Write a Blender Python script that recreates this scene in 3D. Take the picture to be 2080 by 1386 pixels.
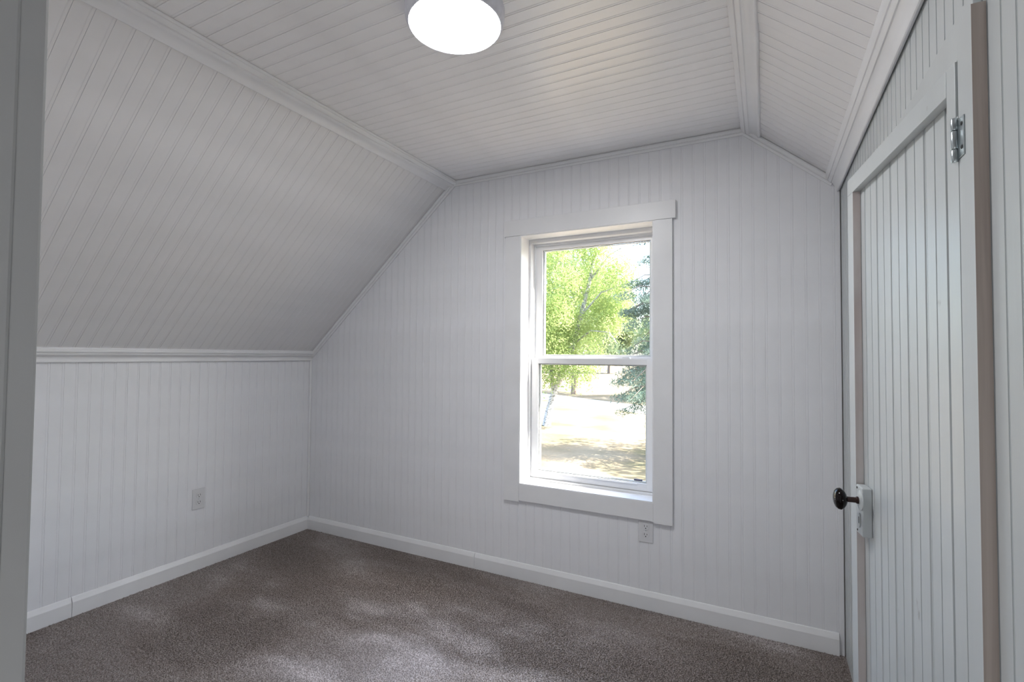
import bpy, bmesh, math, random
import numpy as np
from mathutils import Vector, Matrix, noise as mnoise

for o in list(bpy.data.objects):
    bpy.data.objects.remove(o)
scn = bpy.context.scene
COL = scn.collection
PI = math.pi

# ------------------------------------------------------------------ camera
CAM = Vector((2.8534, -2.4524, 1.22))
YAW, PITCH, ROLL, FPX = -0.4744, 0.0291, 0.0081, 1001.75
F = Vector((math.sin(YAW)*math.cos(PITCH), math.cos(YAW)*math.cos(PITCH), math.sin(PITCH)))
Rr = Vector((math.cos(YAW), -math.sin(YAW), 0)); Uu = Rr.cross(F)
Rv = math.cos(ROLL)*Rr + math.sin(ROLL)*Uu
Uv = -math.sin(ROLL)*Rr + math.cos(ROLL)*Uu
cd = bpy.data.cameras.new('camera'); cam = bpy.data.objects.new('camera', cd); COL.objects.link(cam)
cd.sensor_fit = 'HORIZONTAL'; cd.sensor_width = 36.0; cd.lens = FPX/2080*36.0
cd.clip_start = 0.02; cd.clip_end = 2000
M = Matrix((Rv, Uv, -F)).transposed().to_4x4(); M.translation = CAM
cam.matrix_world = M
scn.camera = cam

# ------------------------------------------------------------------ world, sun, exposure
SUN_EL = math.radians(48)
w = bpy.data.worlds.new('sky'); scn.world = w; w.use_nodes = True
nt = w.node_tree; nt.nodes.clear()
sky = nt.nodes.new('ShaderNodeTexSky'); sky.sky_type = 'NISHITA'; sky.sun_disc = False
sky.sun_elevation = SUN_EL; sky.sun_rotation = math.radians(76); sky.dust_density = 2.5; sky.air_density = 1.0
bg = nt.nodes.new('ShaderNodeBackground'); bg.inputs['Strength'].default_value = 1.25
wo = nt.nodes.new('ShaderNodeOutputWorld')
nt.links.new(sky.outputs[0], bg.inputs[0]); nt.links.new(bg.outputs[0], wo.inputs[0])

sd = bpy.data.lights.new('sun', 'SUN'); sd.energy = 25.0; sd.angle = math.radians(0.6); sd.color = (1.0, 0.94, 0.87)
sun = bpy.data.objects.new('sun', sd); COL.objects.link(sun)
AZ = math.radians(13.0)
travel = Vector((-math.cos(AZ)*math.cos(SUN_EL), -math.sin(AZ)*math.cos(SUN_EL), -math.sin(SUN_EL)))   # from the right, nearly along the window wall
sun.rotation_euler = travel.to_track_quat('-Z', 'Y').to_euler(); sun.location = (30, 10, 30)

LAMP_STRENGTH = 67.0
FILL_STRENGTH = 20.0  # added fill lamp on the landing, out of view
vs = scn.view_settings
scn.display_settings.display_device = 'sRGB'
vs.view_transform = 'Standard'; vs.look = 'None'; vs.exposure = 0.19; vs.gamma = 1.0; vs.use_curve_mapping = False

# ------------------------------------------------------------------ materials
def new_mat(name):
    m = bpy.data.materials.new(name); m.use_nodes = True
    n = m.node_tree; b = n.nodes['Principled BSDF']
    return m, n, b
def nd(n, t, **kw):
    x = n.nodes.new(t)
    for k, v in kw.items(): setattr(x, k, v)
    return x
def ramp(n, src, stops):
    r = n.nodes.new('ShaderNodeValToRGB'); n.links.new(src, r.inputs[0])
    e = r.color_ramp.elements
    while len(e) < len(stops): e.new(0.5)
    for i, (p, c) in enumerate(stops):
        e[i].position = p; e[i].color = (*c, 1)
    return r
def tex(n, kind, scale, vec=None, detail=3.0, **kw):
    t = n.nodes.new(kind); t.inputs['Scale'].default_value = scale
    if 'Detail' in t.inputs: t.inputs['Detail'].default_value = detail
    for k, v in kw.items(): t.inputs[k].default_value = v
    if vec is not None: n.links.new(vec, t.inputs['Vector'])
    return t
def objco(n, scale=(1, 1, 1)):
    c = n.nodes.new('ShaderNodeTexCoord'); mp = n.nodes.new('ShaderNodeMapping')
    mp.inputs['Scale'].default_value = scale; n.links.new(c.outputs['Object'], mp.inputs[0])
    return mp.outputs[0]
def bump(n, b, h, strength, dist):
    bp = n.nodes.new('ShaderNodeBump'); bp.inputs['Strength'].default_value = strength
    bp.inputs['Distance'].default_value = dist
    n.links.new(h, bp.inputs['Height']); n.links.new(bp.outputs[0], b.inputs['Normal'])

def paint(name, col, rough=0.42, var=0.03, bstr=0.05, scale=6, stretch=(1, 1, 1), spec=0.4):
    m, n, b = new_mat(name)
    co = objco(n, stretch)
    t = tex(n, 'ShaderNodeTexNoise', scale, co, 4)
    lo = tuple(c*(1-var) for c in col); hi = tuple(min(1, c*(1+var)) for c in col)
    r = ramp(n, t.outputs['Fac'], [(0.3, lo), (0.7, hi)])
    n.links.new(r.outputs[0], b.inputs['Base Color'])
    b.inputs['Roughness'].default_value = rough
    b.inputs['Specular IOR Level'].default_value = spec
    t2 = tex(n, 'ShaderNodeTexNoise', 160, co, 2)
    bump(n, b, t2.outputs['Fac'], bstr, 0.001)
    return m
def scuff(m):
    n = m.node_tree; b = n.nodes['Principled BSDF']; src = b.inputs['Base Color'].links[0].from_socket
    t = tex(n, 'ShaderNodeTexNoise', 1.0, objco(n, (26, 26, 14)), 4)
    r = ramp(n, t.outputs['Fac'], [(0.70, (0, 0, 0)), (0.76, (0.55, 0.55, 0.55))])
    mx = nd(n, 'ShaderNodeMixRGB'); n.links.new(r.outputs[0], mx.inputs[0]); n.links.new(src, mx.inputs[1])
    mx.inputs[2].default_value = (0.30, 0.29, 0.27, 1); n.links.new(mx.outputs[0], b.inputs['Base Color'])
WALL = paint('white_bead_panel_paint', (0.875, 0.878, 0.905), 0.40)
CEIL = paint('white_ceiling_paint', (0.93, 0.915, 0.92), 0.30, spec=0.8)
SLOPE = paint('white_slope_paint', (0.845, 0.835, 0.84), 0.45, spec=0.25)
TRIM = paint('white_trim_paint', (0.865, 0.866, 0.88), 0.33)
OLDW = paint('old_white_board_paint', (0.59, 0.62, 0.628), 0.32, 0.05, 0.12, 9, (1, 1, 0.15))
scuff(OLDW)
VINYL = paint('white_vinyl', (0.83, 0.83, 0.84), 0.28, 0.01, 0.0)
PLATE = paint('white_plastic', (0.76, 0.76, 0.775), 0.25, 0.01, 0.0)
BACK = paint('rough_backing', (0.16, 0.15, 0.14), 0.9)
PANELBACK = paint('panel_sheet', (0.62, 0.61, 0.61), 0.6)
HALL = paint('hall_plaster', (0.45, 0.44, 0.43), 0.7)
JAMB = paint('jamb_paint', (0.46, 0.46, 0.46), 0.55, 0.06, 0.1, 4)

def wood(name, lo, hi, wash):
    m, n, b = new_mat(name)
    co = objco(n, (60, 60, 1.6))
    t = tex(n, 'ShaderNodeTexNoise', 1.0, co, 5, Distortion=0.6)
    r = ramp(n, t.outputs['Fac'], [(0.3, lo), (0.7, hi)])
    co2 = objco(n, (9, 9, 4))
    t2 = tex(n, 'ShaderNodeTexNoise', 1.0, co2, 6)
    r2 = ramp(n, t2.outputs['Fac'], [(0.5, (0, 0, 0)), (0.72, (0.8, 0.8, 0.8))])
    mx = nd(n, 'ShaderNodeMixRGB'); n.links.new(r2.outputs[0], mx.inputs[0]); n.links.new(r.outputs[0], mx.inputs[1])
    mx.inputs[2].default_value = (*wash, 1)
    n.links.new(mx.outputs[0], b.inputs['Base Color']); b.inputs['Roughness'].default_value = 0.7
    bump(n, b, t.outputs['Fac'], 0.2, 0.002)
    return m
RAW = wood('raw_wood_edge', (0.33, 0.27, 0.235), (0.52, 0.45, 0.405), (0.56, 0.52, 0.50))
RAW2 = wood('primed_wood_edge', (0.50, 0.43, 0.41), (0.62, 0.55, 0.53), (0.66, 0.63, 0.62))

def simple(name, col, rough=0.5, metal=0.0, spec=0.5, coat=0.0):
    m, n, b = new_mat(name)
    t = tex(n, 'ShaderNodeTexNoise', 40, objco(n), 3)
    r = ramp(n, t.outputs['Fac'], [(0.3, tuple(c*0.93 for c in col)), (0.7, tuple(min(1, c*1.05) for c in col))])
    n.links.new(r.outputs[0], b.inputs['Base Color'])
    b.inputs['Roughness'].default_value = rough; b.inputs['Metallic'].default_value = metal
    b.inputs['Specular IOR Level'].default_value = spec; b.inputs['Coat Weight'].default_value = coat
    return m
ZINC = simple('zinc_plated_steel', (0.55, 0.60, 0.62), 0.28, 1.0)
DARK = simple('dark_slot', (0.015, 0.015, 0.016), 0.6)
KNOB = simple('black_mineral_knob', (0.006, 0.004, 0.004), 0.10, 0, 0.22, 0.0)
IRON = simple('brown_iron_shank', (0.045, 0.022, 0.018), 0.35, 0.4)
RUBBER = simple('black_gasket', (0.03, 0.03, 0.035), 0.6)
LAMPRIM = simple('grey_white_lamp_ring', (0.80, 0.80, 0.87), 0.4)
TAB = simple('dark_violet_tab', (0.09, 0.08, 0.13), 0.5)

m, n, b = new_mat('lit_diffuser'); DIFF = m
b.inputs['Base Color'].default_value = (0.9, 0.9, 0.9, 1)
b.inputs['Emission Color'].default_value = (0.975, 0.985, 1.0, 1)
b.inputs['Emission Strength'].default_value = LAMP_STRENGTH

m = bpy.data.materials.new('window_glass'); m.use_nodes = True; GLASS = m
n = m.node_tree; n.nodes.clear()
tr = n.nodes.new('ShaderNodeBsdfTransparent'); tr.inputs[0].default_value = (0.97, 0.985, 0.975, 1)
gl = n.nodes.new('ShaderNodeBsdfGlossy'); gl.inputs['Roughness'].default_value = 0.01
lwt = n.nodes.new('ShaderNodeLayerWeight')
pw = nd(n, 'ShaderNodeMath', operation='POWER'); pw.inputs[1].default_value = 5.0; n.links.new(lwt.outputs['Facing'], pw.inputs[0])
fr = nd(n, 'ShaderNodeMath', operation='MULTIPLY_ADD'); fr.inputs[1].default_value = 0.6; fr.inputs[2].default_value = 0.03
n.links.new(pw.outputs[0], fr.inputs[0])
mx = n.nodes.new('ShaderNodeMixShader'); ou = n.nodes.new('ShaderNodeOutputMaterial')
n.links.new(fr.outputs[0], mx.inputs[0]); n.links.new(tr.outputs[0], mx.inputs[1]); n.links.new(gl.outputs[0], mx.inputs[2])
n.links.new(mx.outputs[0], ou.inputs[0])

# carpet: speckled taupe, patches with the pile direction's light and shade painted into the colour
m, n, b = new_mat('taupe_carpet'); CARPET = m
co = objco(n)
sp = tex(n, 'ShaderNodeTexNoise', 210, co, 2)
r1 = ramp(n, sp.outputs['Fac'], [(0.36, (0.20, 0.172, 0.160)), (0.5, (0.375, 0.335, 0.322)), (0.64, (0.66, 0.61, 0.60))])
def pile_shade(rot, sc, scale):
    c = n.nodes.new('ShaderNodeTexCoord'); mp = n.nodes.new('ShaderNodeMapping')
    mp.inputs['Rotation'].default_value = (0, 0, rot); mp.inputs['Scale'].default_value = sc
    n.links.new(c.outputs['Object'], mp.inputs[0])
    return tex(n, 'ShaderNodeTexNoise', scale, mp.outputs[0], 2.5, Distortion=0.5)
wa = pile_shade(math.radians(28), (1.0, 2.6, 1), 1.5); wc = pile_shade(math.radians(-40), (1.0, 2.2, 1), 1.9)
ad = nd(n, 'ShaderNodeMath', operation='ADD'); n.links.new(wa.outputs['Fac'], ad.inputs[0]); n.links.new(wc.outputs['Fac'], ad.inputs[1])
# lighter middle of the floor: sheen of pile laid the other way, painted in
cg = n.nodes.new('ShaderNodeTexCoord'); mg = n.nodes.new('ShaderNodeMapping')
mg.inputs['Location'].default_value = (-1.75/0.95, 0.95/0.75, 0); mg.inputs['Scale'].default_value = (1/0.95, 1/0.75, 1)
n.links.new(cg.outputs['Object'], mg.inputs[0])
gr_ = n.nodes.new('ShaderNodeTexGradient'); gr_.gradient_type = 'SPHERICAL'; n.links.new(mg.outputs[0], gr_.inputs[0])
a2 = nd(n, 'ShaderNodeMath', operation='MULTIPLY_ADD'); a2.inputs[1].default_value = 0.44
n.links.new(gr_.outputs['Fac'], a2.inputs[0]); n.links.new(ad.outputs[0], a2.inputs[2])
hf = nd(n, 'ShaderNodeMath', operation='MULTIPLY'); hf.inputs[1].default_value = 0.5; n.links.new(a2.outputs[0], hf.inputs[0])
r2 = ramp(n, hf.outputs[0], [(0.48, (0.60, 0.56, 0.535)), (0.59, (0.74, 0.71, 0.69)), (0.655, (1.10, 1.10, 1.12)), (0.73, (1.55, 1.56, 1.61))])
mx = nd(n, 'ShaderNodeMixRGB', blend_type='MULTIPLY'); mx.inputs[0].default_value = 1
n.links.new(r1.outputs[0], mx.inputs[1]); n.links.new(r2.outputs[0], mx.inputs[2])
n.links.new(mx.outputs[0], b.inputs['Base Color']); b.inputs['Roughness'].default_value = 0.95
b.inputs['Specular IOR Level'].default_value = 0.1
b.inputs['Sheen Weight'].default_value = 0.25; b.inputs['Sheen Roughness'].default_value = 0.5

def leaf_mat(name, stops, trans):
    m = bpy.data.materials.new(name); m.use_nodes = True; n = m.node_tree; n.nodes.clear()
    t = tex(n, 'ShaderNodeTexNoise', 1.4, objco(n), 4)
    r = ramp(n, t.outputs['Fac'], stops)
    d = n.nodes.new('ShaderNodeBsdfDiffuse'); tl = n.nodes.new('ShaderNodeBsdfTranslucent')
    mx = n.nodes.new('ShaderNodeMixShader'); mx.inputs[0].default_value = trans
    o = n.nodes.new('ShaderNodeOutputMaterial')
    n.links.new(r.outputs[0], d.inputs[0]); n.links.new(r.outputs[0], tl.inputs[0])
    n.links.new(d.outputs[0], mx.inputs[1]); n.links.new(tl.outputs[0], mx.inputs[2]); n.links.new(mx.outputs[0], o.inputs[0])
    return m
BIRCHLEAF = leaf_mat('birch_leaf', [(0.3, (0.30, 0.40, 0.13)), (0.7, (0.47, 0.54, 0.25))], 0.5)
SPRUCELEAF = leaf_mat('spruce_needle', [(0.3, (0.09, 0.14, 0.105)), (0.7, (0.26, 0.32, 0.25))], 0.25)
FARLEAF = leaf_mat('far_leaf', [(0.3, (0.26, 0.34, 0.17)), (0.7, (0.42, 0.48, 0.30))], 0.4)
m, n, b = new_mat('birch_bark'); BARK = m
t = tex(n, 'ShaderNodeTexNoise', 1.0, objco(n, (6, 6, 14)), 4)
r = ramp(n, t.outputs['Fac'], [(0.36, (0.11, 0.10, 0.095)), (0.47, (0.38, 0.36, 0.345)), (0.7, (0.52, 0.50, 0.49))])
n.links.new(r.outputs[0], b.inputs['Base Color']); b.inputs['Roughness'].default_value = 0.9
BROWNBARK = simple('brown_bark', (0.17, 0.13, 0.105), 0.9)
m, n, b = new_mat('dry_lawn'); LAWN = m
co = objco(n)
t = tex(n, 'ShaderNodeTexNoise', 0.35, co, 6)
r = ramp(n, t.outputs['Fac'], [(0.32, (0.135, 0.12, 0.072)), (0.52, (0.22, 0.172, 0.114)), (0.7, (0.275, 0.22, 0.152))])
t2 = tex(n, 'ShaderNodeTexNoise', 9, co, 4)
r2 = ramp(n, t2.outputs['Fac'], [(0.3, (0.8, 0.8, 0.8)), (0.7, (1.1, 1.1, 1.1))])
mx = nd(n, 'ShaderNodeMixRGB', blend_type='MULTIPLY'); mx.inputs[0].default_value = 1
n.links.new(r.outputs[0], mx.inputs[1]); n.links.new(r2.outputs[0], mx.inputs[2]); n.links.new(mx.outputs[0], b.inputs['Base Color'])
b.inputs['Roughness'].default_value = 1.0; b.inputs['Specular IOR Level'].default_value = 0.05
GRAVEL = simple('pale_gravel', (0.36, 0.335, 0.31), 0.95)
BLUECAR = simple('blue_car_paint', (0.10, 0.16, 0.36), 0.3)

# ------------------------------------------------------------------ mesh helpers
class MB:
    def __init__(s): s.v = []; s.f = []; s.mi = []
    def add(s, verts, faces, mi=0):
        o = len(s.v); s.v += [tuple(p) for p in verts]
        s.f += [tuple(i+o for i in f) for f in faces]; s.mi += [mi]*len(faces)
        return s
    def box(s, x0, x1, y0, y1, z0, z1, mi=0, T=None):
        P = [(x, y, z) for z in (z0, z1) for y in (y0, y1) for x in (x0, x1)]
        if T: P = [T(*p) for p in P]
        return s.add(P, [(0, 2, 3, 1), (4, 5, 7, 6), (0, 1, 5, 4), (2, 6, 7, 3), (0, 4, 6, 2), (1, 3, 7, 5)], mi)
    def prism(s, poly, fn, a, b, mi=0):          # poly of 2D points, fn(p, q, t)->3D, swept a..b
        k = len(poly)
        P = [fn(p, q, a) for p, q in poly] + [fn(p, q, b) for p, q in poly]
        Fc = [tuple(range(k)), tuple(range(2*k-1, k-1, -1))] + [(i, (i+1) % k, k+(i+1) % k, k+i) for i in range(k)]
        return s.add(P, Fc, mi)
    def lathe(s, prof, fn, seg=32, mi=0):         # prof: (radius, height); fn(x, y, h)->3D
        k = len(prof); P = []
        for i in range(seg):
            a = 2*PI*i/seg
            P += [fn(r*math.cos(a), r*math.sin(a), h) for r, h in prof]
        Fc = []
        for i in range(seg):
            j = (i+1) % seg
            for q in range(k-1): Fc.append((i*k+q, j*k+q, j*k+q+1, i*k+q+1))
        if prof[0][0] > 1e-6: Fc.append(tuple(i*k for i in range(seg)))
        if prof[-1][0] > 1e-6: Fc.append(tuple(i*k+k-1 for i in range(seg)))
        return s.add(P, Fc, mi)
    def tube(s, pts, rads, seg=8, mi=0):
        pts = [Vector(p) for p in pts]; P = []; k = len(pts)
        for i, p in enumerate(pts):
            d = (pts[min(i+1, k-1)]-pts[max(i-1, 0)]).normalized()
            a = d.orthogonal().normalized() if i == 0 else (a - d*a.dot(d)).normalized()
            c = d.cross(a)
            for j in range(seg):
                t = 2*PI*j/seg; P.append(tuple(p + rads[i]*(math.cos(t)*a + math.sin(t)*c)))
        Fc = [(i*seg+j, i*seg+(j+1) % seg, (i+1)*seg+(j+1) % seg, (i+1)*seg+j) for i in range(k-1) for j in range(seg)]
        Fc += [tuple(range(seg))[::-1], tuple((k-1)*seg+j for j in range(seg))]
        return s.add(P, Fc, mi)
    def build(s, name, mats, parent=None, bevel=0.0, smooth=False, weld=True):
        me = bpy.data.meshes.new(name); me.from_pydata(s.v, [], s.f)
        if not isinstance(mats, (list, tuple)): mats = [mats]
        for mm in mats: me.materials.append(mm)
        me.polygons.foreach_set('material_index', s.mi)
        bm = bmesh.new(); bm.from_mesh(me)
        if weld: bmesh.ops.remove_doubles(bm, verts=bm.verts, dist=1e-6)
        bmesh.ops.recalc_face_normals(bm, faces=bm.faces); bm.to_mesh(me); bm.free()
        if smooth:
            me.polygons.foreach_set('use_smooth', [True]*len(me.polygons))
            me.set_sharp_from_angle(angle=math.radians(35))
        o = bpy.data.objects.new(name, me); COL.objects.link(o)
        if parent: o.parent = parent
        if bevel:
            md = o.modifiers.new('bevel', 'BEVEL'); md.width = bevel; md.segments = 2; md.limit_method = 'ANGLE'
        return o
def tag(o, label=None, cat=None, group=None, kind=None):
    for k, v in (('label', label), ('category', cat), ('group', group), ('kind', kind)):
        if v: o[k] = v
    return o
def empty(name, loc=(0, 0, 0)):
    o = bpy.data.objects.new(name, None); COL.objects.link(o); o.location = loc; o.empty_display_size = 0.05
    return o
def keep(o, parent):            # parent at a located Empty while the mesh is given in world coordinates
    o.parent = parent; o.matrix_parent_inverse = Matrix.Translation(-parent.location)
    return o

# ------------------------------------------------------------------ room dimensions (metres)
HC = 2.2622                     # flat ceiling
XR = 3.139                      # right wall
YF = -2.249                     # room side of the front wall
YE = -2.60                      # boarded part of ceiling and right wall ends here, landing beyond
VL, ML = 1.190, 0.881           # left slope meets ceiling at x = VL, pitch
VR, MR = 2.778, 0.842           # right slope
KH = HC - VL*ML                 # knee wall height where slope meets it
ZRW = HC - (XR-VR)*MR           # right wall height
def roof(x): return min(HC, HC-(VL-x)*ML, HC-(x-VR)*MR)

# ------------------------------------------------------------------ bead boards
BEAD = [(0.0, -0.0013), (0.0012, -0.0009), (0.0026, -0.0002), (0.0050, 0.0), (0.0074, -0.0002), (0.0088, -0.0009), (0.0096, -0.0013), (0.0106, 0.0)]
VGROOVE = [(0.0, -0.0022), (0.0016, -0.0006), (0.0034, -0.0003), (0.0046, -0.0016), (0.0058, 0.0)]
def boards(parent, O, U, V, N, pitch, phase, u0, u1, spans, mat, prof=BEAD, depth=0.007, cache=None, lift=None, name='board'):
    """tongue-and-groove boards: across U, running along V, face towards N; each board one object"""
    O, U, V, N = map(Vector, (O, U, V, N))
    k0 = math.floor((u0-phase)/pitch)
    out = []
    for k in range(k0, int((u1-phase)/pitch)+2):
        a0 = phase+k*pitch; a, b2 = max(a0, u0), min(a0+pitch-0.0002, u1)
        if b2-a < 0.002: continue
        full = abs(a-a0) < 1e-9 and abs(b2-(a0+pitch-0.0002)) < 1e-9
        key = (cache,) if (cache and full) else None
        dz = lift(a0) if lift else 0.0
        if key and key in _bc:
            o = bpy.data.objects.new(name, _bc[key]); COL.objects.link(o); o.parent = parent
            o.location = O + U*a0 + N*dz; out.append(o); continue
        P = [(a, -depth)] + [(a0+d, h) for d, h in prof if a <= a0+d <= b2]
        if len(P) == 1: P.append((a, 0.0))
        elif P[1][0] > a+1e-6: P.insert(1, (a, 0.0))
        P += [(b2, 0.0), (b2, -depth)]
        mb = MB()
        for lo, hi in spans((a+b2)/2):
            base = O + U*a0
            mb.prism(P, lambda u, h, t: (U*(u-a0) + V*(lo(u) if t == 0 else hi(u)) + N*h), 0, 1)
        o = mb.build(name, mat, parent); o.location = O + U*a0 + N*dz
        if key: _bc[key] = o.data
        out.append(o)
    return out
_bc = {}
const = lambda c: (lambda u: c)

# ---- floor
fl = MB().box(-0.12, XR+0.1, -4.2, 0.12, -0.12, 0.0).build('floor', CARPET); tag(fl, kind='structure')

# ---- back wall
wb = MB()
HX0, HX1, HZ0, HZ1 = 1.600, 2.416, 0.470, 1.930
wb.box(-0.12, HX0, 0.008, 0.16, -0.12, 2.5).box(HX1, XR+0.12, 0.008, 0.16, -0.12, 2.5)
wb.box(HX0, HX1, 0.008, 0.16, -0.12, HZ0).box(HX0, HX1, 0.008, 0.16, HZ1, 2.5)
wb = wb.build('wall_back', PANELBACK); tag(wb, kind='structure')
def back_spans(u):
    if HX0-0.02 < u < HX1+0.02: return [(const(0.0), const(HZ0)), (const(HZ1), lambda x: roof(x)-0.002)]
    return [(const(0.0), lambda x: roof(x)-0.002)]
boards(wb, (0, 0, 0), (1, 0, 0), (0, 0, 1), (0, -1, 0), 0.0508, 0.0094, 0.002, XR-0.0035, back_spans, WALL)

# ---- left knee wall
wl = MB().box(-0.12, -0.008, -2.5, 0.12, -0.12, KH+0.02).build('wall_left', PANELBACK); tag(wl, kind='structure')
boards(wl, (0, 0, 0), (0, -1, 0), (0, 0, 1), (1, 0, 0), 0.0508, 0.0046, 0.002, -YF, lambda u: [(const(0.0), const(KH))], WALL, cache='knee')

# ---- sloped and flat ceilings
def slab(name, p, q, nrm, yend):
    p, q, nrm = Vector((p[0], 0, p[1])), Vector((q[0], 0, q[1])), Vector((nrm[0], 0, nrm[1]))
    d = (q-p).normalized()
    poly = [p-d*0.05+nrm*0.008, q+d*0.05+nrm*0.008, q+d*0.05+nrm*0.1, p-d*0.05+nrm*0.1]
    o = MB().prism([(v.x, v.z) for v in poly], lambda x, z, y: (x, y, z), 0.16, yend).build(name, PANELBACK)
    return tag(o, kind='structure')
lenL = math.hypot(VL, VL*ML); dL = Vector((-1, 0, -ML)).normalized(); nL = Vector((ML, 0, -1)).normalized()
lenR = math.hypot(XR-VR, (XR-VR)*MR); dR = Vector((1, 0, -MR)).normalized(); nR = Vector((-MR, 0, -1)).normalized()
cl = slab('ceiling_left', (0, KH), (VL, HC), (-nL.x, -nL.z), YF-0.12)
cc = slab('ceiling', (VL, HC), (VR, HC), (0, 1), -4.3)
cr = slab('ceiling_right', (VR, HC), (XR, ZRW), (-nR.x, -nR.z), -4.3)
boards(cl, (VL, 0, HC), (0, -1, 0), dL, nL, 0.0508, 0.0326, 0.002, -YF, lambda u: [(const(0.0), const(lenL))], SLOPE, cache='slope_l')
boards(cc, (VL, 0, HC), (0, -1, 0), (1, 0, 0), (0, 0, -1), 0.0508, 0.0223, 0.002, -YE, lambda u: [(const(0.0), const(VR-VL))], CEIL, cache='flat')
boards(cr, (VR, 0, HC), (0, -1, 0), dR, nR, 0.0508, 0.0460, 0.002, -YE, lambda u: [(const(0.0), const(lenR))], SLOPE, cache='slope_r',
       lift=lambda a: 0.0 if a < 0.85 else 0.0045)

# ---- right wall
wr = MB().box(XR+0.010, XR+0.13, YE, 0.12, -0.12, ZRW+0.05).build('wall_right', BACK); tag(wr, kind='structure')
boards(wr, (XR, 0, 0), (0, -1, 0), (0, 0, 1), (-1, 0, 0), 0.0455, 0.0230, 0.006, -YE,
       lambda u: [(const(0.0), const(ZRW-0.001))], OLDW, prof=VGROOVE, cache='right')
hd = MB().box(XR-0.011, XR-0.0002, -1.4672, -0.92, 1.695, 1.763).box(XR-0.011, XR-0.0002, -1.512, -1.4672, 1.7362, 1.763).build('header_board', OLDW, wr, bevel=0.002)

# ---- front wall with the doorway the camera looks through, and the dim landing behind it
JX = 2.25
wf = MB().box(-0.12, JX-0.02, YF-0.12, YF, 0, 2.45).build('wall_front', WALL); tag(wf, kind='structure')
jb = MB().box(JX-0.02, JX, YF-0.125, YF+0.004, 0.0, HC-0.002).box(JX-0.02, JX+0.0015, YF-0.125, YF-0.016, 0.0, HC-0.002)
jb = jb.build('trim_1', JAMB, bevel=0.003); tag(jb, 'dull painted door jamb standing at the near end of the sloped wall', 'door jamb', kind='structure')
ha = MB().box(JX-0.94, JX-0.82, -4.2, YF-0.12, 0, 2.36).box(JX-0.94, XR+0.13, -4.32, -4.2, 0, 2.36).box(XR, XR+0.13, -4.2, YE, 0, 2.2)
tag(ha.build('wall_landing', HALL), kind='structure')

# ------------------------------------------------------------------ mouldings
CROWN = [(0.0, 0.010), (0.03, 0.0125), (0.07, 0.0125), (0.12, 0.0105), (0.22, 0.0068), (0.32, 0.0055), (0.42, 0.0068), (0.50, 0.010),
         (0.52, 0.0135), (0.60, 0.0160), (0.66, 0.0155), (0.69, 0.0115), (0.715, 0.0112), (0.73, 0.0150), (0.82, 0.0165), (0.91, 0.0140),
         (0.925, 0.0105), (0.96, 0.0105), (1.0, 0.007)]
SMALL = [(0.0, 0.005), (0.06, 0.008), (0.34, 0.0085), (0.40, 0.0045), (0.46, 0.0045), (0.52, 0.008), (0.80, 0.0095), (0.94, 0.007), (1.0, 0.003)]
def mould(name, A, B, inner, path0, path1, fn, prof, mat=TRIM, scale=1.0):
    """A, B: chord ends in the section plane; inner: hidden corner point; fn(p,q,t)->3D"""
    A, B, I = Vector(A), Vector(B), Vector(inner); ch = B-A; nrm = Vector((-ch.y, ch.x)).normalized()
    if (I-A).dot(nrm) > 0: nrm = -nrm
    poly = [tuple(A+ch*t+nrm*h*scale) for t, h in prof] + [tuple(B), tuple(I), tuple(A)]
    o = MB().prism(poly, fn, path0, path1).build(name, mat, smooth=True)
    return tag(o, kind='structure')
XZ = lambda p, q, t: (p, t, q)
# crown along left slope / ceiling
mould('trim_2', (VL-0.050, HC-0.050*ML), (VL+0.028, HC), (VL, HC), 0, YF, XZ, CROWN)
# knee rail
mould('trim_3', (0.0, 1.176), (0.030, KH+0.030*ML), (0.0, KH), 0, YF, XZ, CROWN, scale=1.15)
# ridge moulding right
mould('trim_4', (VR+0.064, HC-0.064*MR), (VR-0.014, HC), (VR, HC), 0, YE, XZ, CROWN)
# moulding at right wall top (hangs a few mm clear of the old boards)
mould('trim_5', (XR-0.0035, ZRW-0.034), (XR-0.050, ZRW+0.050*MR), (XR-0.003, ZRW+0.002), 0, YE, XZ, CROWN, scale=0.8)
# small moulding on the back wall: flat, left slope, right slope
YZ = lambda p, q, t: (t, -p, q)
mould('trim_6', (0.0, HC-0.030), (0.013, HC), (0.0, HC), VL, VR, YZ, SMALL)
def slope_frame(O, d, nr):
    O, d, nr = Vector((O[0], 0, O[1])), Vector(d), Vector(nr)
    return lambda p, q, t: tuple(O + d*t + nr*q + Vector((0, -p, 0)))
mould('trim_7', (0.0, 0.030), (0.013, 0.0), (0.0, 0.0), 0.0, lenL, slope_frame((VL, HC), dL, nL), SMALL)
mould('trim_8', (0.0, 0.030), (0.013, 0.0), (0.0, 0.0), 0.0, lenR-0.02, slope_frame((VR, HC), dR, nR), SMALL)
# corner bead in the left back corner
cb = MB().lathe([(0.009, 0.09), (0.009, 1.18)], lambda x, y, h: (x+0.006, y-0.006, h), 12).build('trim_9', TRIM, smooth=True); tag(cb, kind='structure')

# baseboards: bevelled top, two boards each with a joint
BBP = [(0.0, 0.0), (0.013, 0.0), (0.013, 0.066), (0.0115, 0.070), (0.004, 0.088), (0.0, 0.090)]
def baseboard(name, cuts, fn):
    root = empty(name); tag(root, kind='structure')
    for a, b in cuts:
        MB().prism(BBP, fn, a, b).build('base_board', TRIM, root, bevel=0.0015)
    return root
baseboard('baseboard_back', [(0.013, 1.3683), (1.3700, XR-0.022)], lambda p, q, t: (t, -p, q))
baseboard('baseboard_left', [(0.0, -1.3235), (-1.3250, YF)], lambda p, q, t: (p, t, q))

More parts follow.
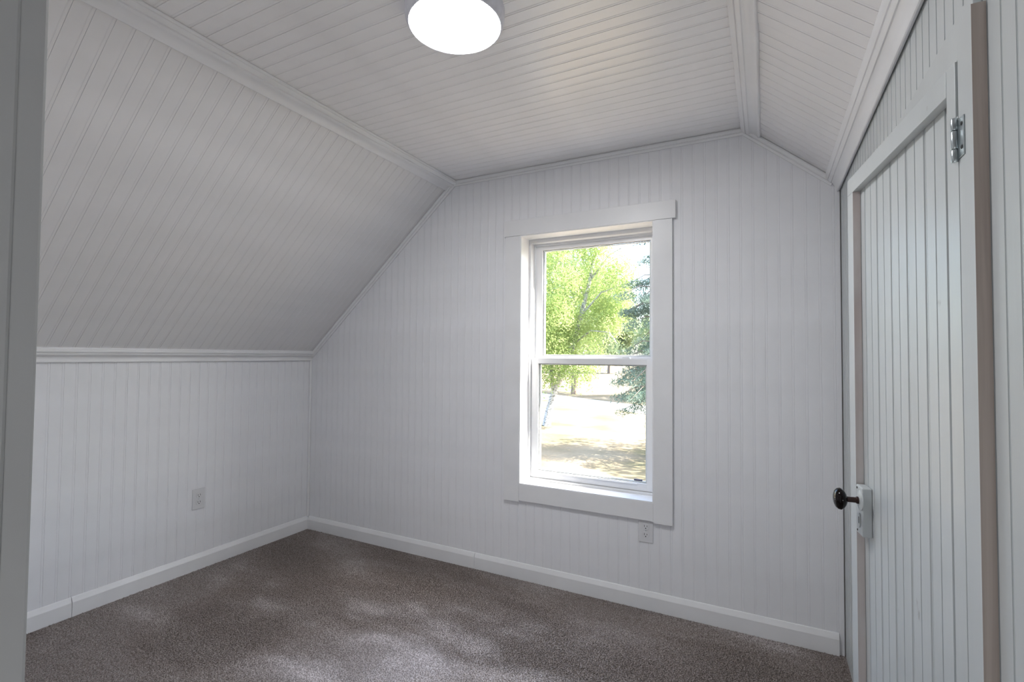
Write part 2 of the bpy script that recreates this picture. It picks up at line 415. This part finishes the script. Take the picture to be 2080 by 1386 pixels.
# ------------------------------------------------------------------ window
W = empty('window_1', (2.01, 0, 0.42))
tag(W, 'white single-hung vinyl window with flat white casing looking onto trees', 'window', kind='structure')
def wpart(name, mb, mat, bevel=0.0, parent=None, smooth=False):
    o = mb.build(name, mat, bevel=bevel, smooth=smooth)
    if parent: o.parent = parent          # the part's own frame is the world frame
    else: keep(o, W)
    return o
CY = -0.018
wpart('head_casing', MB().box(1.5505, 2.4760, -0.022, -0.0003, 1.8846, 1.9727), TRIM, 0.0012)
wpart('side_casing', MB().box(1.5585, 1.6504, CY, -0.0003, 0.4207, 1.8842), TRIM, 0.0012)
wpart('side_casing', MB().box(2.3716, 2.4606, CY, -0.0003, 0.4207, 1.8842), TRIM, 0.0012)
wpart('apron', MB().box(1.6508, 2.3712, CY+0.001, -0.0003, 0.428, 0.518), TRIM, 0.0012)
# jamb lining boards
wpart('jamb_lining', MB().box(1.640, 1.6550, -0.016, 0.150, 0.505, 1.895), TRIM, 0.0008)
wpart('jamb_lining', MB().box(2.3670, 2.382, -0.016, 0.150, 0.505, 1.895), TRIM, 0.0008)
wpart('jamb_lining', MB().box(1.6552, 2.3668, -0.016, 0.150, 1.8800, 1.895), TRIM, 0.0008)
wpart('stool', MB().box(1.6552, 2.3668, -0.016, 0.150, 0.505, 0.5220), TRIM, 0.0008)
def ring(x0, x1, z0, z1, l, r_, b_, t_, y0, y1):
    mb = MB()
    mb.box(x0, x0+l, y0, y1, z0, z1).box(x1-r_, x1, y0, y1, z0, z1)
    mb.box(x0+l, x1-r_, y0, y1, z0, z0+b_).box(x0+l, x1-r_, y0, y1, z1-t_, z1)
    return mb
fr_ = wpart('vinyl_frame', ring(1.6552, 2.3668, 0.5222, 1.8798, 0.013, 0.013, 0.012, 0.020, 0.088, 0.168), VINYL, 0.001)
wpart('frame_stop', ring(1.6684, 2.3536, 0.5344, 1.8596, 0.006, 0.006, 0.004, 0.010, 0.128, 0.136), VINYL, 0.0006)
# lower sash (in front), upper sash (behind)
ls = wpart('lower_sash', ring(1.6690, 2.3530, 0.5360, 1.2060, 0.0424, 0.0376, 0.0385, 0.031, 0.099, 0.128), VINYL, 0.0012)
us = wpart('upper_sash', ring(1.6745, 2.3475, 1.1750, 1.8590, 0.0430, 0.0200, 0.045, 0.033, 0.137, 0.166), VINYL, 0.0012)
for sash, (x0, x1, z0, z1, y) in ((ls, (1.7100, 2.3160, 0.5740, 1.1752, 0.113)), (us, (1.7170, 2.3280, 1.2195, 1.8262, 0.151))):
    wpart('pane', MB().box(x0-0.003, x1+0.003, y, y+0.004, z0-0.003, z1+0.003), GLASS, parent=sash)
    wpart('glazing_bead', ring(x0, x1, z0, z1, 0.0024, 0.0024, 0.0024, 0.0024, y-0.002, y-0.0002), RUBBER, parent=sash)
    wpart('outer_bead', ring(x0+0.0026, x1-0.0026, z0+0.0026, z1-0.0026, 0.007, 0.007, 0.005, 0.004, y+0.005, y+0.016), VINYL, parent=sash)
for xx in (1.868, 2.200):
    mb = MB().box(xx-0.030, xx+0.030, 0.103, 0.128, 1.2062, 1.2105).box(xx-0.012, xx+0.026, 0.106, 0.124, 1.2105, 1.2170)
    wpart('sash_latch', mb, VINYL, 0.0012, parent=ls)
wpart('lift_rail', MB().box(1.716, 2.270, 0.092, 0.0988, 0.5665, 0.5705), VINYL, 0.001, parent=ls)
wpart('vent_tab', MB().box(2.246, 2.290, 0.118, 0.126, 0.578, 0.588), TAB, 0.002, parent=ls)
# outside sill and trim so the opening closes against the wall
ext = ring(1.600, 2.416, 0.470, 1.930, 0.038, 0.032, 0.034, 0.034, 0.150, 0.162)
wpart('exterior_trim', ext, TRIM)

# ------------------------------------------------------------------ open plank door by the right wall
DA = Vector((3.1220, -1.464)); DD = Vector((-0.12833, 0.99173)); DN = Vector((0.99173, 0.12833))
def D(s, off, z): return (DA.x+DD.x*s+DN.x*off, DA.y+DD.y*s+DN.y*off, z)
D1 = empty('door_1', (DA.x, DA.y, 0)); tag(D1, 'old white beadboard plank door with framed face and black knob', 'door', kind='structure')
def dpart(name, mb, mat, bevel=0.0, parent=None, smooth=False):
    o = mb.build(name, mat, bevel=bevel, smooth=smooth)
    if parent: o.parent = parent
    else: keep(o, D1)
    return o
DW, DT = 0.567, 1.687
PNL = 0.0172
def dbox(mb, s0, s1, o0, o1, z0, z1, mi=0): return mb.box(s0, s1, o0, o1, z0, z1, mi, T=D)
# planks, each with a joint groove and a centre groove
edges = [0.014, 0.083]
while edges[-1] < DW-0.04: edges.append(edges[-1]+0.0824)
edges[-1] = DW-0.001
for a, b_ in zip(edges[:-1], edges[1:]):
    wdt = b_-a; P = [(a+0.0005, PNL+0.016), (a+0.0005, PNL+0.004), (a+0.0022, PNL)]
    if wdt > 0.07:
        c = b_-0.0412
        P += [(c-0.0034, PNL), (c-0.0024, PNL+0.0045), (c-0.0010, PNL+0.0045), (c+0.0004, PNL)]
    P += [(b_-0.0090, PNL), (b_-0.0080, PNL+0.0048), (b_-0.0064, PNL+0.0048), (b_-0.0050, PNL+0.0010), (b_-0.0028, PNL+0.0008), (b_-0.0016, PNL+0.0055), (b_-0.0006, PNL+0.016)]
    dpart('plank', MB().prism(P, lambda s_, o_, t: D(s_, o_, t), 0.02, DT-0.002), OLDW)
# applied frame: painted faces, raw inner edges
mb = MB(); dbox(mb, 0.036, DW, 0.0, PNL-0.0004, 1.645, DT); dpart('top_rail', mb, OLDW, 0.0008)
def two_tone(name, s0, s1, z0, z1, edge_s, mat2):
    mb = MB(); dbox(mb, s0, s1, 0.0, PNL-0.0006, z0, z1)
    o = dpart(name, mb, [OLDW, mat2])
    e = Vector(D(edge_s, 0, 0)); d3 = Vector((DD.x, DD.y, 0))
    for p in o.data.polygons:
        if abs(abs(p.normal.dot(d3))-1) < 1e-3 and abs((o.data.vertices[p.vertices[0]].co-e).dot(d3)) < 1e-4: p.material_index = 1
    return o
two_tone('lock_stile', 0.5235, DW, 0.02, 1.6445, 0.5235, RAW2)
mb = MB(); dbox(mb, 0.0, 0.0345, 0.0, PNL-0.0006, 0.02, 1.598); dbox(mb, 0.0065, 0.0345, 0.0, PNL-0.0006, 1.598, DT); dpart('hinge_stile', mb, OLDW, 0.0008)
# jamb board the door hangs on, raw edge towards the landing
mb = MB().box(3.122, XR-0.0003, -1.526, -1.4675, 0.0, 1.7356)
jo = mb.build('trim_10', [OLDW, RAW]); tag(jo, 'white board with raw brown wood edge that the plank door hangs on', 'door jamb', kind='structure')
for p in jo.data.polygons:
    if p.normal.y < -0.9: p.material_index = 1
# rim lock with knob
lk = MB(); dbox(lk, 0.465, 0.512, -0.0035, PNL-0.0003, 0.790, 0.907); lock = dpart('rim_lock', lk, OLDW, 0.0025)
LKS, LKZ = 0.4790, 0.8745
def axis(fr_off): return lambda x, y, h: D(LKS+x, fr_off-h, LKZ+y)
dpart('rosette', MB().lathe([(0.0, 0.0045), (0.012, 0.0045), (0.019, 0.0035), (0.0235, 0.0018), (0.0240, 0.0)], axis(-0.0036), 32), OLDW, parent=lock, smooth=True)
dpart('knob_shank', MB().lathe([(0.0085, 0.0042), (0.0085, 0.008), (0.0066, 0.010), (0.0066, 0.026), (0.0082, 0.030), (0.0, 0.0305)], axis(-0.0036), 20), IRON, parent=lock, smooth=True)
kp = [(0.0, 0.0285), (0.0095, 0.0285), (0.0165, 0.0315), (0.0232, 0.0365), (0.0262, 0.0420), (0.0250, 0.0475), (0.0200, 0.0525), (0.0120, 0.0555), (0.0, 0.0565)]
dpart('knob', MB().lathe(kp, axis(-0.0036), 36), KNOB, parent=lock, smooth=True)
kh = MB(); q = [(0.0052*math.cos(2*PI*i/20), (0.0150+0.003)*math.sin(2*PI*i/20)) for i in range(20)]
kh.prism(q, lambda x, y, t: D(0.484+x, t, 0.825+y), -0.0060, -0.0037)
dpart('keyhole_plate', kh, OLDW, 0.0006, parent=lock)
kh = MB(); dbox(kh, 0.4828, 0.4852, -0.0066, -0.0061, 0.818, 0.834); dpart('keyhole', kh, DARK, parent=lock)
for z in (0.900, 0.797):
    dpart('screw', MB().lathe([(0.0028, 0.0), (0.0026, 0.0008), (0.0, 0.0010)], lambda x, y, h: D(0.503+x, -0.0036-h, z+y), 12), DARK, parent=lock)
# butt hinge
hg = MB(); dbox(hg, 0.001, 0.0165, -0.0022, -0.0003, 1.530, 1.590); hinge = dpart('hinge', hg, ZINC, 0.0006)
h2 = MB().box(3.1200, 3.1218, -1.4945, -1.468, 1.528, 1.588); dpart('hinge_leaf', h2, ZINC, 0.0006, parent=hinge)
for z0, z1 in ((1.524, 1.5445), (1.545, 1.5735), (1.574, 1.594)):
    kn = MB().lathe([(0.0, z0), (0.0040, z0+0.0004), (0.0044, z0+0.001), (0.0044, z1-0.001), (0.0040, z1-0.0004), (0.0, z1)], lambda x, y, h: (3.1168+x, -1.4665+y, h), 16)
    dpart('knuckle', kn, ZINC, parent=hinge, smooth=True)
for s_, z in ((0.0125, 1.541), (0.0125, 1.579)):
    dpart('screw', MB().lathe([(0.0026, 0.0), (0.0022, 0.0007), (0.0, 0.0003)], lambda x, y, h: D(s_+x, -0.0023-h, z+y), 10), DARK, parent=hinge)
for yy, z in ((-1.4875, 1.541), (-1.4875, 1.577)):
    dpart('screw', MB().lathe([(0.0034, 0.0), (0.0028, 0.0007), (0.0, 0.0003)], lambda x, y, h: (3.1198-h, yy+x, z+y), 10), DARK, parent=hinge)

# ------------------------------------------------------------------ outlets
def outlet(name, fn, zc, z0, z1, label):
    """fn(a, h, z): a across, h out of the wall"""
    root = empty(name, fn(0, 0, zc)); tag(root, label, 'outlet')
    T = lambda a, h, z: fn(a, h, z)
    mb = MB().box(-0.035, 0.035, 0.0003, 0.0055, z0, z1, T=T)
    keep(mb.build('wall_plate', PLATE, bevel=0.0025), root)
    for k in (-1, 1):
        c = zc+k*0.0195
        q = []
        for i in range(28):
            t = 2*PI*i/28; a, z = 0.0172*math.cos(t), 0.0172*math.sin(t)
            q.append((max(-0.0165, min(0.0165, a)), max(-0.0142, min(0.0142, z))))
        qq = [q[0]]
        for p in q[1:]:
            if (Vector(p)-Vector(qq[-1])).length > 1e-4: qq.append(p)
        fc = MB().prism(qq, lambda a, z, h: T(a, h, c+z), 0.0056, 0.0078).build('receptacle', PLATE, bevel=0.0008); keep(fc, root)
        for a, hh in ((-0.0063, 0.0045), (0.0063, 0.0036)):
            s = MB().box(a-0.0011, a+0.0011, 0.0079, 0.0083, c+0.0030-hh, c+0.0030+hh, T=T).build('slot', DARK)
            s.parent = fc
        s = MB().lathe([(0.0026, 0.0079), (0.0026, 0.0083)], lambda x, y, h: T(x, h, c-0.0072+y), 12).build('slot', DARK)
        s.parent = fc
    s = MB().lathe([(0.0028, 0.0056), (0.0024, 0.0066), (0.0, 0.0068)], lambda x, y, h: T(x, h, zc+y), 12).build('screw', ZINC); keep(s, root)
    return root
outlet('wall_outlet', lambda a, h, z: (h, -0.7585-a, z), 0.397, 0.340, 0.454, 'white duplex outlet on the low knee wall under the sloped ceiling')
outlet('wall_outlet', lambda a, h, z: (2.3335+a, -h, z), 0.376, 0.3195, 0.4195, 'white duplex outlet tucked right under the window casing')

# ------------------------------------------------------------------ ceiling light
LX, LY = 2.0257, -1.2342
lt = empty('ceiling_light', (LX, LY, HC)); tag(lt, 'round white flush ceiling light, switched on', 'ceiling light')
T = lambda x, y, h: (LX+x, LY+y, HC-h)
keep(MB().lathe([(0.0, 0.0005), (0.150, 0.0005), (0.150, 0.010), (0.1480, 0.034), (0.1430, 0.046), (0.1385, 0.0495), (0.1360, 0.0480), (0.1350, 0.040), (0.0, 0.040)], T, 64).build('lamp_ring', LAMPRIM, smooth=True), lt)
keep(MB().lathe([(0.0, 0.0405), (0.1345, 0.0405), (0.1345, 0.0480), (0.130, 0.0500), (0.10, 0.0525), (0.0, 0.0545)], T, 64).build('diffuser', DIFF, smooth=True), lt)

# unseen globe lamp added on the landing as fill light for the room
m, n, b = new_mat('fill_lamp_globe'); FILL_GLOBE = m
b.inputs['Emission Color'].default_value = (0.96, 0.98, 1.0, 1); b.inputs['Emission Strength'].default_value = FILL_STRENGTH
sc = empty('fill_lamp', (2.75, -3.1, 0)); tag(sc, 'fill lamp with lit globe, added on the landing to brighten the room', 'fill lamp')
GT = lambda x, y, h: (2.75+x, -3.1+y, h)
keep(MB().lathe([(0.0, 0.0), (0.11, 0.0), (0.11, 0.012), (0.02, 0.025), (0.0, 0.025)], GT, 32).build('base', LAMPRIM, smooth=True), sc)
keep(MB().lathe([(0.010, 0.02), (0.010, 0.66)], GT, 16).build('pole', ZINC, smooth=True), sc)
keep(MB().lathe([(0.12*math.sin(PI*i/16), 0.76-0.115*math.cos(PI*i/16)) for i in range(17)], GT, 32).build('globe', FILL_GLOBE, smooth=True), sc)

# ------------------------------------------------------------------ carpet pile (countless tufts)
rng = np.random.default_rng(3)
sp_ = 0.0068
gx, gy = np.meshgrid(np.arange(0.014, XR-0.004, sp_), np.arange(-2.20, -0.014, sp_))
px = gx.ravel()+rng.uniform(-.45, .45, gx.size)*sp_; py = gy.ravel()+rng.uniform(-.45, .45, gx.size)*sp_
ok = (px > 0.0145) & (px < XR-0.002) & (py < -0.0145)
px, py = px[ok], py[ok]; N_ = px.size
fld = np.array([mnoise.noise(Vector((x*1.3+0.8*math.sin(y*2.1), y*2.3+0.7*math.sin(x*1.7), 0.3))) for x, y in zip(px, py)])
dirn = np.where(fld > 0.05, 1.0, -1.0)*np.clip(np.abs(fld)*4, 0.2, 1)
lx = -0.0025*dirn + rng.normal(0, 0.0016, N_); ly = 0.0035*dirn + rng.normal(0, 0.0016, N_)
hz = rng.uniform(0.0030, 0.0055, N_)
th = rng.uniform(0, 2*PI, N_); rad = rng.uniform(0.0034, 0.0050, N_)
V_ = np.zeros((N_, 4, 3))
for j in range(3):
    V_[:, j, 0] = px+rad*np.cos(th+2*PI*j/3); V_[:, j, 1] = py+rad*np.sin(th+2*PI*j/3); V_[:, j, 2] = 0.0004
V_[:, 3, 0] = px+lx; V_[:, 3, 1] = py+ly; V_[:, 3, 2] = hz
V_[:, :, 0] = np.clip(V_[:, :, 0], 0.0132, XR-0.001); V_[:, :, 1] = np.minimum(V_[:, :, 1], -0.0132)
ix = np.arange(N_)[:, None]*4
Fi = np.concatenate([ix+np.array([0, 1, 3]), ix+np.array([1, 2, 3]), ix+np.array([2, 0, 3])], 1).reshape(-1)
def fast_mesh(name, V, loops, per, mat, parent=None):
    me = bpy.data.meshes.new(name); V = np.asarray(V, np.float32).reshape(-1)
    me.vertices.add(V.size//3); me.vertices.foreach_set('co', V)
    nf = loops.size//per; me.loops.add(loops.size); me.loops.foreach_set('vertex_index', loops.astype(np.int32))
    me.polygons.add(nf); me.polygons.foreach_set('loop_start', np.arange(0, loops.size, per, dtype=np.int32))
    me.update(calc_edges=True); me.materials.append(mat)
    o = bpy.data.objects.new(name, me); COL.objects.link(o)
    if parent: o.parent = parent
    return o
pile = fast_mesh('carpet_pile', V_, Fi, 3, CARPET, fl); tag(pile, 'short speckled taupe carpet pile', kind='stuff')

# ------------------------------------------------------------------ outside
GZ = -3.2
gr = MB().box(-260, 160, 1.2, 420, GZ-0.5, GZ).build('ground', LAWN); tag(gr, kind='structure')
dv = MB().prism([(-60, 68), (-24, 53), (-10, 44.0), (-2, 39.5), (30, 30), (30, 24), (-3, 34.2), (-12, 40.5), (-18, 43.5), (-60, 55)], lambda x, y, z: (x, y, z), GZ-0.1, GZ+0.03).build('driveway', GRAVEL); tag(dv, kind='structure')
random.seed(5)
def leaves(name, clusters, count, size, mat, parent, seed, droop=0.0, aspect=0.55):
    """leaf blades scattered through ellipsoidal clumps (cx, cy, cz, rx, ry, rz, weight)"""
    r = np.random.default_rng(seed); cl_ = np.array(clusters); wgt = cl_[:, 6]/cl_[:, 6].sum()
    k = r.choice(len(cl_), count, p=wgt)
    d = r.normal(size=(count, 3)); d /= np.linalg.norm(d, axis=1)[:, None]
    d *= (r.uniform(0.25, 1, count)**(1/2.2))[:, None]
    P = cl_[k, :3]+d*cl_[k, 3:6]
    P[:, 2] -= droop*np.abs(r.normal(0, 1, count))
    a = r.normal(size=(count, 3)); a[:, 2] -= 0.5; a /= np.linalg.norm(a, axis=1)[:, None]
    c = np.cross(a, r.normal(size=(count, 3))); c /= np.linalg.norm(c, axis=1)[:, None]
    s = (size*r.uniform(0.6, 1.35, count))[:, None]
    V = np.stack([P-a*s*0.5, P+c*s*aspect*0.5, P+a*s*0.5, P-c*s*aspect*0.5], 1)
    o = fast_mesh(name, V, np.arange(count*4), 4, mat); o['kind'] = 'stuff'
    o.parent = parent; o.matrix_parent_inverse = Matrix.Translation(-parent.location)
    return o
def woody(name, parts, mat, parent, seg=8):
    mb = MB()
    for pts, rads in parts: mb.tube(pts, rads, seg)
    o = mb.build(name, mat, smooth=True, weld=False); o.parent = parent; o.matrix_parent_inverse = Matrix.Translation(-parent.location); return o
def clumps(c, R, nn, r0, seed, flat=0.8):
    r = random.Random(seed); out = []
    for i in range(nn):
        while True:
            p = Vector((r.uniform(-1, 1), r.uniform(-1, 1), r.uniform(-1, 1)))
            if 0.25 < p.length < 1: break
        q = r.uniform(0.7, 1.3)*r0
        out.append((c[0]+p.x*R[0], c[1]+p.y*R[1], c[2]+p.z*R[2], q, q, q*flat, q**2))
    return out
# birch
BX, BY = -9.462, 26.388
bt = empty('birch_tree', (BX, BY, GZ)); tag(bt, 'leaning birch with pale bark and bright hanging leaves by the driveway', 'tree')
tp = [(-9.46, 26.39, GZ), (-9.30, 26.39, -2.3), (-8.97, 26.39, -1.16), (-8.32, 26.39, 0.39), (-7.70, 26.39, 1.92), (-7.21, 26.45, 3.74), (-6.75, 26.5, 5.6), (-6.3, 26.6, 8.0), (-6.0, 26.7, 10.5)]
woody('trunk', [(tp, [0.30, 0.25, 0.22, 0.20, 0.18, 0.15, 0.12, 0.08, 0.03]),
                ([(-8.97, 26.3, -1.16), (-9.1, 26.3, 0.3), (-9.42, 26.2, 1.24), (-9.85, 26.2, 3.5), (-10.3, 26.2, 6.5), (-10.6, 26.2, 9.0)], [0.13, 0.15, 0.17, 0.16, 0.10, 0.03])], BARK, bt)
br = []
for i, (b0, e) in enumerate([((-7.7, 26.4, 1.9), (-5.2, 25.6, 2.6)), ((-7.2, 26.4, 3.7), (-4.6, 26.2, 5.4)), ((-8.3, 26.4, 0.4), (-9.3, 25.4, 2.2)), ((-7.0, 26.5, 4.8), (-9.0, 26.0, 7.5)), ((-6.7, 26.5, 5.8), (-4.3, 26.9, 8.0))]):
    b0, e = Vector(b0), Vector(e); mid = (b0+e)/2+Vector((0, 0, 0.5))
    br.append(([b0, mid, e, e+Vector((0.5, 0, -0.7))], [0.07, 0.05, 0.03, 0.01]))
for o_ in (woody('branches', br, BARK, bt, 6),): pass
cl1 = clumps((-8.6, 26.3, 5.4), (4.2, 3.2, 5.2), 70, 1.0, 11) + [(-9.4, 25.6, 0.6, 1.3, 1.0, 1.0, 1.6), (-7.2, 25.6, 0.7, 1.2, 1.0, 0.9, 1.5), (-6.4, 25.8, 1.6, 1.0, 1.0, 1.2, 1.3), (-10.4, 25.8, 0.9, 1.2, 1, 1.2, 1.4), (-8.4, 25.2, 1.4, 1.2, 1, 1, 1.4)]
leaves('foliage', cl1, 80000, 0.14, BIRCHLEAF, bt, 1, droop=0.5)
# spruce at the right of the view
SX, SY = -1.15, 20.0
st = empty('spruce_tree', (SX, SY, GZ)); tag(st, 'blue-green spruce with drooping lower boughs beyond the window', 'tree')
woody('trunk', [([(SX, SY, GZ), (SX, SY, 4), (SX, SY, 13)], [0.28, 0.2, 0.03])], BROWNBARK, st)
bo, cls = [], []
rr = random.Random(8)
for i in range(120):
    z = rr.uniform(-1.2, 12); L = 3.0*(1-(z+1.2)/15.5)*rr.uniform(0.7, 1.1); a = rr.uniform(0, 2*PI)
    dx, dy = math.cos(a), math.sin(a); dz = -0.22*L
    bo.append(([(SX, SY, z), (SX+dx*L*.5, SY+dy*L*.5, z+0.1*L+dz*.3), (SX+dx*L, SY+dy*L, z+dz)], [0.035, 0.022, 0.008]))
    for t in (0.35, 0.55, 0.75, 0.92):
        cls.append((SX+dx*L*t, SY+dy*L*t, z+dz*t*0.8-0.05, 0.42, 0.42, 0.20, 1.0))
for (ex, ez) in ((-3.35, 0.10), (-3.05, -0.55), (-2.5, -1.0), (-2.85, 0.68), (-2.2, -0.2)):
    bo.append(([(SX, SY, ez+0.9), ((SX+ex)/2, SY, ez+0.6), (ex, SY+0.3, ez)], [0.04, 0.028, 0.008]))
    for t in (0.55, 0.7, 0.85, 0.97): cls.append((SX+(ex-SX)*t, SY+0.3*t, ez+0.9*(1-t)-0.06, 0.36, 0.36, 0.13, 0.8))
woody('boughs', bo, BROWNBARK, st, 5)
leaves('needles', cls, 60000, 0.14, SPRUCELEAF, st, 2, droop=0.08, aspect=0.22)
# further trees behind
def round_tree(x, y, h, R, label, seed, mat=FARLEAF, cnt=14000, size=0.35, group=None, nm='shade_tree'):
    t = empty(nm, (x, y, GZ)); tag(t, label, 'tree', group)
    woody('trunk', [([(x, y, GZ), (x+0.2, y, GZ+h*.35), (x, y, GZ+h*.8)], [0.020*h, 0.014*h, 0.004*h])], BROWNBARK, t)
    leaves('foliage', clumps((x, y, GZ+h*0.62), (R, R, h*0.36), 46, R*0.28, seed), cnt, size, mat, t, seed)
    return t
round_tree(-17.0, 52, 17, 6.5, 'round leafy tree standing beyond the driveway behind the birch', 21, size=0.45)
round_tree(-4.2, 50, 16, 5.0, 'tall leafy tree beyond the driveway, behind the spruce boughs', 22, size=0.45)
round_tree(-33, 122, 19, 9, 'far tree with a bare lower trunk at the back of the lawn', 23, size=0.8)
FG = 'far tree row'
for i, (x, y) in enumerate(((-92, 240), (-70, 246), (-48, 250), (-26, 244), (-4, 248), (18, 240))):
    round_tree(x, y, 21+(i % 3)*2, 9.0, 'tree in the hazy row along the far edge of the lawn', 30+i, cnt=7000, size=1.1, group=FG)
round_tree(6.5, 21.5, 13.0, 4.5, 'leafy tree standing right of the window view that shades the lawn', 41, mat=BIRCHLEAF, cnt=6000, size=0.36)
# parked car, far off
cx_, cy_ = -55.0, 215
car = empty('parked_car', (cx_, cy_, GZ)); tag(car, 'small blue car parked far off under the trees', 'car')
prof_c = [(-2.1, 0.35), (2.1, 0.35), (2.15, 0.8), (1.2, 0.95), (0.6, 1.45), (-1.2, 1.45), (-1.9, 0.95), (-2.15, 0.85)]
keep(MB().prism(prof_c, lambda a, z, t: (cx_+a, cy_+t, GZ+z), -0.85, 0.85).build('car_body', BLUECAR, bevel=0.08), car)
for a in (-1.35, 1.35):
    for t in (-0.86, 0.66):
        keep(MB().lathe([(0.32, 0), (0.32, 0.2)], lambda x, y, h: (cx_+a+x, cy_+t+h, GZ+0.32+y), 16).build('wheel', RUBBER), car)
